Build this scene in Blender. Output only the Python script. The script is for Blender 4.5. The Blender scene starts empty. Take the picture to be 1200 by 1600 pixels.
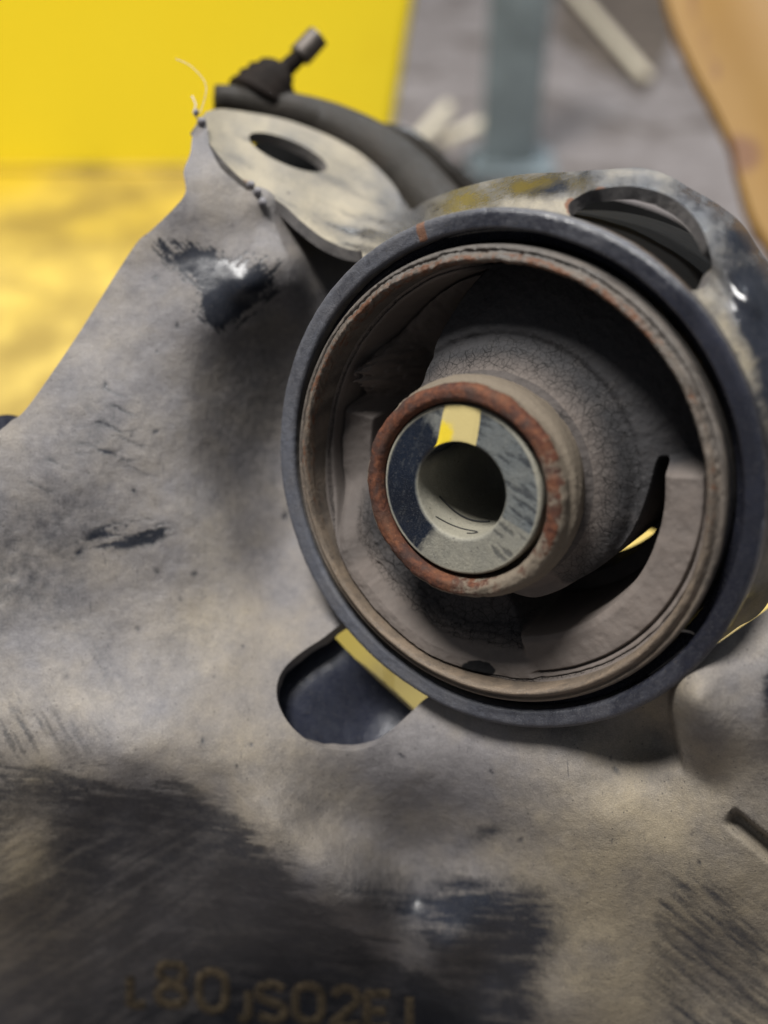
import bpy, math, random
import numpy as np
from mathutils import Vector, Matrix
from mathutils.geometry import delaunay_2d_cdt
random.seed(3); rng = np.random.default_rng(3)
SC = bpy.context.scene
# ------------------------------------------------------------------ frame, camera, world, lamp
S = 0.00009            # metres per unit of the modelling frame (the arm's bushing ring is about 7.4 cm wide)
D = 1716.0             # camera distance from the focus point in those units
PITCH = math.radians(50)
M = Matrix.Translation((0, 0, 0.30)) @ Matrix.Rotation(PITCH, 4, 'X') @ Matrix.Scale(S, 4)
UPF = np.array([0, math.sin(PITCH), math.cos(PITCH)])

cam = bpy.data.cameras.new('camera'); cam_o = bpy.data.objects.new('camera', cam); SC.collection.objects.link(cam_o)
cam_o.matrix_world = Matrix.Translation(M @ Vector((0, 0, D))) @ Matrix.Rotation(PITCH, 4, 'X')
cam.sensor_fit = 'VERTICAL'; cam.sensor_height = 24; cam.lens = 12 / (800 / D)
cam.clip_start = 0.005; cam.clip_end = 50
cam.dof.use_dof = True; cam.dof.focus_distance = (D + 50) * S; cam.dof.aperture_fstop = 5.8
cam.dof.aperture_blades = 0
SC.camera = cam_o
SC.view_settings.view_transform = 'Standard'; SC.view_settings.look = 'None'; SC.view_settings.exposure = 0.0
SC.cycles.use_denoising = True
SC.cycles.max_bounces = 6

W = bpy.data.worlds.new('World'); SC.world = W; W.use_nodes = True
nt = W.node_tree; nt.nodes.clear()
wo = nt.nodes.new('ShaderNodeOutputWorld'); bg = nt.nodes.new('ShaderNodeBackground')
tc = nt.nodes.new('ShaderNodeTexCoord'); sp = nt.nodes.new('ShaderNodeSeparateXYZ'); cr = nt.nodes.new('ShaderNodeValToRGB')
nt.links.new(tc.outputs['Generated'], sp.inputs[0]); 
mr = nt.nodes.new('ShaderNodeMapRange'); mr.inputs[1].default_value = -1; mr.inputs[2].default_value = 1
nt.links.new(sp.outputs['Z'], mr.inputs[0]); nt.links.new(mr.outputs[0], cr.inputs[0])
cr.color_ramp.elements[0].color = (.17, .17, .17, 1); cr.color_ramp.elements[1].color = (.80, .86, .95, 1)
nt.links.new(cr.outputs[0], bg.inputs[0]); bg.inputs[1].default_value = 0.24
nt.links.new(bg.outputs[0], wo.inputs[0])

def area(name, dF, dist, size, watts, col):
    l = bpy.data.lights.new(name, 'AREA'); l.shape = 'DISK'; l.size = size; l.energy = watts; l.color = col
    o = bpy.data.objects.new(name, l); SC.collection.objects.link(o)
    d = Vector(dF).normalized(); p = M @ (d * (dist / S))
    o.location = p; o.rotation_euler = (M.translation - p).to_track_quat('-Z', 'Y').to_euler()
area('workshop_lamp', (-.24, .72, .66), 1.3, .36, 30, (1, .975, .94))
area('top_glint_lamp', (.30, .95, .02), 1.3, .14, 13, (.93, .97, 1))  # added lamp high behind: glints on the collar, relief on the plate

# ------------------------------------------------------------------ numeric helpers
def vnoise(p, seed=0):
    """smooth value noise, p (N,2) -> 0..1"""
    i = np.floor(p).astype(np.int64); f = p - i; f = f * f * (3 - 2 * f)
    def h(a, b):
        n = (a * 374761393 + b * 668265263 + seed * 1274126177) & 0xffffffff
        n = ((n ^ (n >> 13)) * 1274126177) & 0xffffffff
        return ((n ^ (n >> 16)) & 0xffff) / 65535.0
    a = h(i[:, 0], i[:, 1]); b = h(i[:, 0] + 1, i[:, 1]); c = h(i[:, 0], i[:, 1] + 1); d = h(i[:, 0] + 1, i[:, 1] + 1)
    return (a * (1 - f[:, 0]) + b * f[:, 0]) * (1 - f[:, 1]) + (c * (1 - f[:, 0]) + d * f[:, 0]) * f[:, 1]
def fbm(p, s, o=4, seed=0):
    p = np.asarray(p, float) / s; v = 0; a = .5; t = 0
    for k in range(o):
        v = v + a * vnoise(p * (2 ** k) + 17.3 * k, seed + k); t += a; a *= .55
    return v / t
def streak(x, y, ang, l, w, seed=0, o=3):
    c, s = math.cos(ang), math.sin(ang)
    return fbm(np.stack([(x * c + y * s) / l, (-x * s + y * c) / w], 1), 1, o, seed)
def sm(a, b, v):
    t = np.clip((v - a) / (b - a), 0, 1); return t * t * (3 - 2 * t)
def gs(x, y, cx, cy, rx, ry, rot=0):
    c, s = math.cos(rot), math.sin(rot); dx, dy = x - cx, y - cy
    u = (dx * c + dy * s) / rx; v = (-dx * s + dy * c) / ry
    return np.exp(-(u * u + v * v))
class TPS:
    def __init__(s, pts, reg=20.0):
        P = np.array(pts, float); s.c = P[:, :2]; n = len(P)
        K = s.k(s.c, s.c) + np.eye(n) * reg; A = np.zeros((n + 3, n + 3)); A[:n, :n] = K
        A[:n, n] = 1; A[:n, n + 1:] = s.c / 1000; A[n, :n] = 1; A[n + 1:, :n] = (s.c / 1000).T
        b = np.zeros(n + 3); b[:n] = P[:, 2]; s.w = np.linalg.solve(A, b)
    def k(s, a, b):
        r2 = ((a[:, None] - b[None]) ** 2).sum(-1) / 1e4
        return 100 * r2 * np.log(r2 + 1e-9)
    def __call__(s, p):
        p = np.asarray(p, float); out = np.zeros(len(p)); n = len(s.c)
        for i in range(0, len(p), 20000):
            q = p[i:i + 20000]; out[i:i + 20000] = s.k(q, s.c) @ s.w[:n] + s.w[n] + (q / 1000) @ s.w[n + 1:]
        return out
def P(x, y, z):
    x, y, z = np.broadcast_arrays(np.asarray(x, float), np.asarray(y, float), np.asarray(z, float))
    f = (D - z) / D
    return np.stack([(x - 600) * f, (800 - y) * f, z], -1)
def G(x, y, h):
    """where the sight line through x, y meets the level h below the focus point"""
    r = np.array([(x - 600) / D, (800 - y) / D, -1.0]); c = np.array([0, 0, D])
    return c + r * ((-h - c @ UPF) / (r @ UPF))
def inpoly(p, poly):
    x, y = p[:, 0], p[:, 1]; r = np.zeros(len(p), bool); n = len(poly)
    for i in range(n):
        (x1, y1), (x2, y2) = poly[i], poly[(i + 1) % n]
        if y1 == y2: continue
        r ^= ((y1 > y) != (y2 > y)) & (x < (x2 - x1) * (y - y1) / (y2 - y1) + x1)
    return r
def smooth_curve(pts, step=5, closed=False):
    pts = [np.array(p, float) for p in pts]; n = len(pts); out = []
    for i in range(n if closed else n - 1):
        a, b, c, d = [pts[(i + k) % n] if closed else pts[min(max(i + k, 0), n - 1)] for k in (-1, 0, 1, 2)]
        m = max(1, int(np.linalg.norm(c - b) / step))
        for j in range(m):
            t = j / m
            out.append(.5 * ((2 * b) + (c - a) * t + (2 * a - 5 * b + 4 * c - d) * t * t + (3 * b - a - 3 * c + d) * t ** 3))
    if not closed: out.append(pts[-1])
    return np.array(out)

# ------------------------------------------------------------------ objects
def mesh_obj(name, v, f, mat, parent=None, attrs=None, smooth=True):
    me = bpy.data.meshes.new(name); v = np.asarray(v, np.float32)
    if isinstance(f, np.ndarray):
        k = f.shape[1]; n = len(f)
        me.vertices.add(len(v)); me.vertices.foreach_set('co', v.ravel())
        me.loops.add(n * k); me.loops.foreach_set('vertex_index', f.ravel().astype(np.int32))
        me.polygons.add(n); me.polygons.foreach_set('loop_start', np.arange(0, n * k, k, dtype=np.int32))
        me.update(calc_edges=True)
    else:
        me.from_pydata(v.tolist(), [], f)
    me.validate()
    if smooth: me.polygons.foreach_set('use_smooth', np.ones(len(me.polygons), bool))
    for k, a in (attrs or {}).items():
        at = me.attributes.new(k, 'FLOAT', 'POINT'); at.data.foreach_set('value', np.asarray(a, np.float32))
    if mat: me.materials.append(mat)
    o = bpy.data.objects.new(name, me); SC.collection.objects.link(o)
    if parent: o.parent = parent
    return o
def thing(name, label, cat, group=None, at=(0, 0, 0)):
    o = bpy.data.objects.new(name, None); o.empty_display_size = 50; SC.collection.objects.link(o)
    o.matrix_world = M @ Matrix.Translation(at)
    o['label'] = label; o['category'] = cat
    if group: o['group'] = group
    return o
def solo(o, label, cat, kind=None):
    o.matrix_world = M
    if kind: o['kind'] = kind
    if label: o['label'] = label; o['category'] = cat
    return o
def solidify(o, t, off=-1, mat=None):
    m = o.modifiers.new('s', 'SOLIDIFY'); m.thickness = t; m.offset = off
    if mat: o.data.materials.append(mat); m.material_offset_rim = 1
    e = o.modifiers.new('e', 'EDGE_SPLIT'); e.split_angle = math.radians(48)
def cdt(outer, holes, step, extra=None, jit=.25, keep=None):
    outer = np.asarray(outer, float); lo = outer.min(0); hi = outer.max(0)
    gx, gy = np.meshgrid(np.arange(lo[0], hi[0], step), np.arange(lo[1], hi[1], step))
    g = np.stack([gx.ravel(), gy.ravel()], 1); g += rng.uniform(-jit, jit, g.shape) * step
    m = inpoly(g, outer)
    for h in holes: m &= ~inpoly(g, h)
    if keep is not None: m &= keep(g)
    g = g[m]; loops = [outer] + [np.asarray(h, float) for h in holes]
    pts = []; edges = []
    for L in loops:
        b = len(pts); pts += [tuple(q) for q in L]; edges += [(b + i, b + (i + 1) % len(L)) for i in range(len(L))]
    B = np.array(pts)
    # drop grid points that crowd the boundary
    cell = {}
    for q in B: cell.setdefault((int(q[0] // step), int(q[1] // step)), []).append(q)
    ok = [all(abs(a[0] - q[0]) + abs(a[1] - q[1]) > .6 * step for a in cell.get((int(q[0] // step), int(q[1] // step)), ())) for q in g]
    g = g[np.array(ok, bool)]
    vs = [Vector(q) for q in pts] + [Vector(q) for q in g]
    r = delaunay_2d_cdt(vs, edges, [], 0, 1e-5)
    V = np.array([tuple(v) for v in r[0]]); F = np.array(r[2])
    c = V[F].mean(1); k = inpoly(c, outer)
    for h in holes: k &= ~inpoly(c, h)
    F = F[k]
    a = V[F]; area_ = (a[:, 1, 0] - a[:, 0, 0]) * (a[:, 2, 1] - a[:, 0, 1]) - (a[:, 1, 1] - a[:, 0, 1]) * (a[:, 2, 0] - a[:, 0, 0])
    F[area_ > 0] = F[area_ > 0][:, ::-1]       # image y points down: make normals face the camera
    return V, F
def grid_faces(nu, nv, wrap_u=False):
    i, j = np.meshgrid(np.arange(nu if wrap_u else nu - 1), np.arange(nv - 1), indexing='ij')
    a = i * nv + j; b = ((i + 1) % nu) * nv + j
    return np.stack([a.ravel(), b.ravel(), (b + 1).ravel(), (a + 1).ravel()], 1)
def tube(name, path, rad, mat, parent=None, n=10, attrs=None, flat=1.0):
    path = np.asarray(path, float); rad = np.broadcast_to(np.asarray(rad, float), (len(path),))
    t = np.gradient(path, axis=0); t /= np.linalg.norm(t, axis=1)[:, None] + 1e-9
    ref = np.array([0.13, .21, 1.0]); vs = []
    for p_, d, r in zip(path, t, rad):
        u = np.cross(d, ref); u /= np.linalg.norm(u); w = np.cross(d, u)
        for k in range(n):
            a = 2 * math.pi * k / n; vs.append(p_ + r * (math.cos(a) * u + flat * math.sin(a) * w))
    m = len(path); f = [[i * n + k, i * n + (k + 1) % n, (i + 1) * n + (k + 1) % n, (i + 1) * n + k] for i in range(m - 1) for k in range(n)]
    f += [list(range(n))[::-1], [(m - 1) * n + k for k in range(n)]]
    return mesh_obj(name, vs, f, mat, parent)

# ------------------------------------------------------------------ materials
class NB:
    def __init__(s, name):
        s.m = bpy.data.materials.new(name); s.m.use_nodes = True; s.t = s.m.node_tree; s.t.nodes.clear()
        s.out = s.t.nodes.new('ShaderNodeOutputMaterial'); s.b = s.t.nodes.new('ShaderNodeBsdfPrincipled')
        s.t.links.new(s.b.outputs[0], s.out.inputs[0]); s.co = s.t.nodes.new('ShaderNodeTexCoord').outputs['Object']
    def put(s, sock, v):
        if isinstance(v, bpy.types.NodeSocket): s.t.links.new(v, sock)
        else: sock.default_value = v
    def math(s, op, a, b=0.0, clamp=False):
        n = s.t.nodes.new('ShaderNodeMath'); n.operation = op; n.use_clamp = clamp; s.put(n.inputs[0], a); s.put(n.inputs[1], b); return n.outputs[0]
    def attr(s, k):
        n = s.t.nodes.new('ShaderNodeAttribute'); n.attribute_name = k; return n.outputs['Fac']
    def noise(s, size, detail=5, rough=.6, stretch=(1, 1, 1), rot=(0, 0, 0), dist=0, off=(0, 0, 0)):
        mp = s.t.nodes.new('ShaderNodeMapping'); mp.inputs['Scale'].default_value = stretch; mp.inputs['Rotation'].default_value = rot
        mp.inputs['Location'].default_value = off
        s.t.links.new(s.co, mp.inputs[0]); n = s.t.nodes.new('ShaderNodeTexNoise'); s.t.links.new(mp.outputs[0], n.inputs[0])
        n.inputs['Scale'].default_value = 1 / size; n.inputs['Detail'].default_value = detail; n.inputs['Roughness'].default_value = rough
        n.inputs['Distortion'].default_value = dist
        return n.outputs['Fac']
    def voro(s, size, feat='DISTANCE_TO_EDGE', warp=None):
        n = s.t.nodes.new('ShaderNodeTexVoronoi'); n.feature = feat; n.inputs['Scale'].default_value = 1 / size
        v = s.co
        if warp:
            a = s.t.nodes.new('ShaderNodeTexNoise'); a.inputs['Scale'].default_value = 1 / (size * 1.5); s.t.links.new(s.co, a.inputs[0])
            q = s.t.nodes.new('ShaderNodeVectorMath'); q.operation = 'MULTIPLY_ADD'; s.t.links.new(a.outputs['Color'], q.inputs[0])
            q.inputs[1].default_value = (warp,) * 3; s.t.links.new(s.co, q.inputs[2]); v = q.outputs[0]
        s.t.links.new(v, n.inputs['Vector']); return n.outputs['Distance']
    def ramp(s, v, a, b, lo=0.0, hi=1.0):
        n = s.t.nodes.new('ShaderNodeMapRange'); n.interpolation_type = 'SMOOTHSTEP'
        s.put(n.inputs[0], v); n.inputs[1].default_value = a; n.inputs[2].default_value = b; n.inputs[3].default_value = lo; n.inputs[4].default_value = hi
        return n.outputs[0]
    def mix(s, f, a, b):
        n = s.t.nodes.new('ShaderNodeMix'); n.data_type = 'RGBA'; s.put(n.inputs[0], f)
        for k, v in ((6, a), (7, b)):
            s.put(n.inputs[k], v if isinstance(v, bpy.types.NodeSocket) else (*v, 1))
        return n.outputs[2]
    def bump(s, h, dist, strength=1.0, prev=None):
        n = s.t.nodes.new('ShaderNodeBump'); n.inputs['Distance'].default_value = dist * S; n.inputs['Strength'].default_value = strength
        s.put(n.inputs['Height'], h)
        if prev is not None: s.t.links.new(prev, n.inputs['Normal'])
        return n.outputs[0]
    def fin(s, col, rough, nrm=None, metal=0.0, spec=.5, coat=0.0):
        s.put(s.b.inputs['Base Color'], col if isinstance(col, bpy.types.NodeSocket) else (*col, 1)); s.put(s.b.inputs['Roughness'], rough)
        s.put(s.b.inputs['Metallic'], metal); s.b.inputs['Specular IOR Level'].default_value = spec; s.put(s.b.inputs['Coat Weight'], coat)
        if nrm is not None: s.t.links.new(nrm, s.b.inputs['Normal'])
        return s.m

def dusty(name, paint=(.012, .014, .02), cool=(.222, .208, .210), tan=(.33, .275, .19), base_dust=None, base_warm=None, rust=False, spec=.6, pr=.27):
    """black paint under a coat of dust: the attribute dust says how much lies on it, painted shade subtracted, warm how tan it is"""
    b = NB(name)
    big = b.noise(90, 4, .6); mid = b.noise(14, 6, .65); fine = b.noise(2.6, 3, .7); sc = b.noise(7, 4, .7, stretch=(1, .12, 1), rot=(0, 0, .9))
    d = base_dust if base_dust is not None else b.attr('dust_shade'); w = base_warm if base_warm is not None else b.attr('warm')
    n = b.math('ADD', b.math('MULTIPLY', b.math('SUBTRACT', mid, .5), .9), b.math('MULTIPLY', b.math('SUBTRACT', sc, .5), .35))
    n = b.math('ADD', n, b.math('MULTIPLY', b.math('SUBTRACT', fine, .5), .45))
    edge = b.math('MULTIPLY', b.math('MULTIPLY', d, b.math('SUBTRACT', 1.0, d)), 3.4)   # ragged only where dust thins out
    f = b.math('ADD', d, b.math('MULTIPLY', n, b.math('ADD', edge, .16)), clamp=True)
    wm = b.math('ADD', w, b.math('MULTIPLY', b.math('SUBTRACT', big, .5), .9), clamp=True)
    dc = b.mix(wm, cool, tan)
    dc = b.mix(b.ramp(fine, .35, .75), b.mix(.28, dc, (.06, .055, .05)), dc)
    pc = b.mix(b.ramp(big, .4, .7), paint, tuple(1.6 * c for c in paint))
    col = b.mix(f, pc, dc)
    sp_ = b.voro(19, 'F1', 8); col = b.mix(b.ramp(sp_, .05, .11, .75, 0), col, (.05, .045, .04))         # specks
    for k_, (an, ln) in enumerate(((.5, .02), (2.1, .03), (1.2, .015))):
        sx = b.noise(5, 2, .5, stretch=(1, ln * 4, 1), rot=(0, 0, an), off=(37 * k_, 11, 0))
        gate = b.ramp(b.noise(60, 2, .5, off=(91 * k_, 0, 5)), .5, .62)
        col = b.mix(b.math('MULTIPLY', b.ramp(sx, .68, .74, 0, .55), gate), col, (.035, .035, .04))
    gr_ = b.noise(1.5, 2, .8); col = b.mix(b.ramp(gr_, .60, .72, 0, .35), col, (.45, .42, .38))
    sp2 = b.voro(7.5, 'F1', 5); col = b.mix(b.math('MULTIPLY', b.ramp(sp2, .05, .14, .6, 0), b.ramp(big, .5, .62)), col, (.04, .035, .03))
    if rust:
        r = b.attr('rust'); rf = b.ramp(b.math('ADD', r, b.math('MULTIPLY', b.math('SUBTRACT', mid, .5), .9)), .45, .65)
        rc = b.mix(b.noise(5, 4, .7), (.055, .020, .012), (.20, .095, .05)); col = b.mix(rf, col, rc)
    rough = b.ramp(f, 0.0, .75, pr, .66)
    h = b.math('ADD', b.math('MULTIPLY', fine, .6), b.math('MULTIPLY', mid, 1.2))
    nr = b.bump(b.math('MULTIPLY', h, b.math('ADD', f, .25)), 2.4, .5)
    nr = b.bump(b.noise(40, 3, .5), 5, .25, nr)
    return b.fin(col, rough, nr, spec=spec)
M_panel = dusty('dusty_black_paint', pr=.33, spec=.45)
M_upper = dusty('dusty_black_paint_glossy', cool=(.14, .14, .145), tan=(.36, .31, .22), rust=True, pr=.17, spec=.5)
M_ring = dusty('painted_ring', paint=(.012, .013, .02), cool=(.095, .103, .13), tan=(.19, .165, .13), rust=True, pr=.2)
M_shell = dusty('bushing_shell_metal', paint=(.035, .032, .03), cool=(.16, .148, .138), tan=(.22, .165, .115), rust=True, spec=.4)
def rubber():
    b = NB('cracked_rubber'); d = b.attr('dust_shade'); c = b.attr('crack'); bl = b.attr('blot')
    fine = b.noise(3, 4, .7); mid = b.noise(18, 5, .65)
    v = b.voro(11, warp=9); v2 = b.voro(5, warp=5); vb = b.voro(26, warp=20)
    line = b.math('MAXIMUM', b.math('MAXIMUM', b.ramp(v, .0, .045, .8, 0), b.ramp(v2, 0, .04, .35, 0)), b.ramp(vb, 0, .022, 1, 0))
    ck = b.math('MULTIPLY', line, b.ramp(b.math('ADD', c, b.math('MULTIPLY', b.math('SUBTRACT', mid, .5), .6)), .2, .75))
    df = b.math('ADD', d, b.math('MULTIPLY', b.math('SUBTRACT', b.math('ADD', b.math('MULTIPLY', mid, .6), b.math('MULTIPLY', fine, .4)), .5), .6), clamp=True)
    dc = b.mix(mid, (.195, .160, .138), (.135, .118, .108))
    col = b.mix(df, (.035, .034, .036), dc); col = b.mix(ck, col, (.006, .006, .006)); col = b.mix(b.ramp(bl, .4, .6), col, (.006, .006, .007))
    nr = b.bump(b.math('SUBTRACT', b.math('MULTIPLY', fine, .5), b.math('MULTIPLY', ck, 1.5)), 1.5, .6)
    nr = b.bump(mid, 2, .4, nr)
    return b.fin(col, .82, nr, spec=.3)
M_rubber = rubber()
def rusty():
    b = NB('rusted_steel'); d = b.attr('dust_shade'); n = b.noise(9, 6, .7); n2 = b.noise(26, 4, .6); f = b.noise(2.5, 3, .7)
    rc = b.mix(b.ramp(n, .3, .7), (.050, .018, .013), (.165, .062, .032)); rc = b.mix(b.ramp(n2, .42, .62), rc, (.055, .030, .024)); n3 = b.noise(75, 3, .6); rc = b.mix(b.ramp(n3, .5, .7, 0, .4), rc, (.20, .085, .04)); rc = b.mix(b.ramp(f, .60, .78, 0, .8), rc, (.32, .19, .11))
    dd = b.math('ADD', d, b.math('MULTIPLY', b.math('SUBTRACT', b.math('ADD', b.math('MULTIPLY', n, .5), b.math('MULTIPLY', n2, .5)), .5), 2.0))
    col = b.mix(b.ramp(dd, .35, .65), rc, b.mix(f, (.12, .10, .08), (.25, .205, .15)))
    return b.fin(col, .8, b.bump(b.math('ADD', n, b.math('MULTIPLY', f, .5)), 3.5, .7), spec=.3)
M_rust = rusty()
M_insert = dusty('painted_sleeve_face', paint=(.005, .008, .015), cool=(.115, .14, .155), tan=(.34, .32, .25), spec=.5)
def flatc(name, c, rough=.6, metal=0, var=.25, size=30, bump=0, spec=.5):
    b = NB(name); n = b.noise(size, 5, .65)
    return b.fin(b.mix(b.ramp(n, .3, .7), tuple(x * (1 - var) for x in c), tuple(x * (1 + var * .5) for x in c)), rough,
                 b.bump(n, size * .2, bump) if bump else None, metal, spec)
M_yell_mark = None
def ymark():
    b = NB('yellow_marker_paint'); n = b.noise(22, 4, .6); f = b.noise(3, 3, .7); g = b.attr('fresh')
    col = b.mix(b.ramp(b.math('ADD', g, b.math('MULTIPLY', b.math('SUBTRACT', n, .5), .7)), .35, .7), (.60, .49, .21), (.80, .60, .03))
    col = b.mix(b.ramp(f, .66, .8, 0, .6), col, (.25, .2, .1))
    return b.fin(col, .6, b.bump(f, 1.2, .5))
M_mark = ymark()
def yellow(name, c1, c2, dirt, size, lo, hi):
    b = NB(name); n = b.noise(size, 6, .68); n2 = b.noise(size * 4.5, 3, .5, off=(900, 300, 0))
    f = b.math('ADD', b.math('MULTIPLY', n, .55), b.math('MULTIPLY', n2, .55))
    col = b.mix(b.ramp(n2, .35, .65), c1, c2); col = b.mix(b.ramp(f, lo, hi), col, dirt)
    return b.fin(col, .5, spec=.4)
M_ywall = yellow('yellow_plastic', (.90, .66, .008), (.93, .75, .03), (.80, .56, .02), 900, .62, .9)
M_ybase = yellow('dirty_yellow_plastic', (.56, .40, .025), (.62, .46, .12), (.27, .19, .05), 420, .47, .68)

def concrete():
    b = NB('concrete'); n = b.noise(1500, 6, .65); f = b.noise(160, 5, .75); g = b.noise(600, 4, .6, stretch=(1, 2.5, 1))
    col = b.mix(n, (.10, .085, .08), (.25, .225, .22)); col = b.mix(b.ramp(f, .45, .75), col, (.29, .265, .26)); col = b.mix(b.ramp(g, .50, .66, 0, .9), col, (.085, .07, .06))
    return b.fin(col, .9, b.bump(f, 60, .5), spec=.2)
M_conc = concrete()
M_dark = flatc('dark_steel', (.014, .010, .008), .8, 0, .4, 40, .4, spec=.15)
M_bracket = dusty('brown_dirty_steel', paint=(.012, .010, .008), cool=(.035, .03, .024), tan=(.085, .052, .03), spec=.2)
M_blue = flatc('blue_grey_paint', (.20, .24, .26), .5, 0, .3, 300)
M_cream = flatc('pale_wood', (.62, .55, .42), .7, 0, .2, 60)
M_fibre = flatc('pale_fibre', (.55, .5, .45), .8, 0, .2, 8)
M_rubpiece = flatc('black_rubber_scrap', (.03, .03, .03), .7)
M_edge = dusty('cut_sheet_edge', paint=(.03, .03, .035), cool=(.15, .145, .155), tan=(.22, .19, .15), base_dust=.55, base_warm=.4)
def orange():
    b = NB('rust_streaked_orange_paint'); n = b.noise(500, 6, .65); v = b.noise(170, 5, .7, stretch=(1, .22, 1), rot=(0, 0, -.25)); r = b.attr('rust')
    col = b.mix(n, (.20, .10, .014), (.225, .125, .025))
    col = b.mix(b.ramp(b.math('ADD', r, b.math('MULTIPLY', b.math('SUBTRACT', v, .5), .9)), .35, .9), col, (.13, .055, .018))
    return b.fin(col, .6, spec=.3)
M_orange = orange()

# ------------------------------------------------------------------ the bushing's own frame
O = P(770, 753, 0)
A = np.array([-.509, -.236, 0]); A[2] = math.sqrt(1 - A @ A)
E1 = np.array([1., 0, 0]); E1 -= A * (E1 @ A); E1 /= np.linalg.norm(E1); E2 = np.cross(A, E1)
def B(r, th, t, c=(0, 0)):
    r, th, t = np.broadcast_arrays(np.asarray(r, float), np.asarray(th, float), np.asarray(t, float))
    c0 = np.asarray(c[0], float); c1 = np.asarray(c[1], float)
    return O + (r * np.cos(th) + c0)[..., None] * E1 + (r * np.sin(th) + c1)[..., None] * E2 + t[..., None] * A
def axis_dist(V):
    d = V - O; h = d @ A; return np.linalg.norm(d - h[:, None] * A, axis=1), h
def lathe(name, prof, mat, parent, c=(0, 0), n=360, wob=None, attrs=None, arc=None):
    prof = np.array(prof, float); th = np.linspace(0, 2 * math.pi, n, endpoint=False); m = len(prof)
    R, T, TH = np.broadcast_arrays(prof[None, :, 0], prof[None, :, 1], th[:, None])
    if wob: R, T = wob(R.copy(), T.copy(), TH)
    V = B(R, TH, T, c).reshape(-1, 3)
    at = {k: f(R, T, TH).ravel() for k, f in (attrs or {}).items()}
    return mesh_obj(name, V, grid_faces(n, m, True), mat, parent, at)
def prof(pts, step=3):
    out = []
    for (a, b) in zip(pts[:-1], pts[1:]):
        a = np.array(a, float); b = np.array(b, float); k = max(1, int(np.linalg.norm(b - a) / step))
        out += [a + (b - a) * i / k for i in range(k)]
    return np.array(out + [np.array(pts[-1], float)])
def ring_noise(TH, sz, seed, R=360, o=3):
    p = np.stack([np.cos(TH).ravel() * R, np.sin(TH).ravel() * R], 1)
    return fbm(p, sz, o, seed).reshape(TH.shape) - .5

arm = thing('control_arm', 'dusty black stamped steel control arm with a round cracked rubber bushing facing the camera', 'control arm')

# mounting ring
def ring_wob(R, T, TH):
    return R + ring_noise(TH, 300, 5) * 5 + ring_noise(TH, 12, 9) * 1.4, T + ring_noise(TH, 200, 6) * 5
def rdust_shade(R, T, TH):
    n = ring_noise(TH + R * .004, 60, 21, 400)
    d = .42 + n * .7 + .35 * np.maximum(0, -np.cos(TH - .3)) - .75 * np.exp(-((TH - .1) / .8) ** 2) - .75 * np.exp(-((TH - 6.38) / .8) ** 2) + .3 * ring_noise(TH + R * .03, 9, 24, 400)
    return np.clip(np.where(R > 410.5, .8 - .7 * np.exp(-((TH - .35) / .7) ** 2), d) - 2 * (T < -24), 0, 1)  # sides below the rim kept bare: the gap's shade put into the colour
def rrust(R, T, TH):
    return 1.1 * np.exp(-(((TH - 1.905) / .022) ** 2)) * (R > 385) + .5 * ring_noise(TH, 8, 31) * (R > 407)
ring = lathe('mounting_ring', prof([(412, -34), (412, -5), (409, -1), (404, 1), (385, 0), (381, -4), (380, -30), (364, -40), (363, -400)]), M_ring, arm, n=560,
             wob=ring_wob, attrs={'dust_shade': rdust_shade, 'warm': lambda R, T, TH: np.where(T < -8, .7, .1) + 0 * R, 'rust': rrust})

M_black = flatc('matte_black_shade', (.004, .004, .004), .9, 0, .3, 40, .3, spec=.15)  # near-black colour stands in for shade inside the openings
lathe('ring_barrel', prof([(409, -24), (407, -60), (406, -400), (370, -402)], 20), M_black, arm, n=240)
# bushing shell, rough lip
def shell_wob(R, T, TH):
    lip = (T > 4) & (R < 357)
    nz = ring_noise(TH, 26, 40, 345) * 7 + ring_noise(TH + R * .03, 5, 44, 345) * 7
    rough = .42 + .5 * np.sin(TH + .2)
    return R + np.where(lip, nz * rough, 0), T + np.where(lip, nz * rough * 1.1, 0) + ring_noise(TH, 150, 47) * 4
def sh_dust_shade(R, T, TH):
    return np.clip(.62 - 2.0 * ((R > 359) & (T < -5)) + ring_noise(TH + R * .03, 22, 51) * 1.0 + .15 * (np.sin(TH) < -.3), 0, 1)  # outside of the shell kept bare: shade in the gap painted in
def sh_rust(R, T, TH):
    return np.where((R < 350) & (T > -14), .62 * (.55 + .45 * np.sin(TH - .1)) + ring_noise(TH + T * .02, 22, 53) * .8, ring_noise(TH, 25, 59) * .6)
shell = lathe('bushing_shell', prof([(361, -300), (362, 4), (361, 9), (356, 14), (353, 10), (350, 15), (346, 22), (341, 24), (337, 18), (336, 6), (337, -10), (338, -60), (338, -300)], 2.5), M_shell, arm, n=720,
              wob=shell_wob, attrs={'dust_shade': sh_dust_shade, 'warm': lambda R, T, TH: np.clip(.55 + .4 * np.sin(-TH) + .3 * ((R < 350) & (T > 0)), 0, 1), 'rust': sh_rust})

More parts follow.
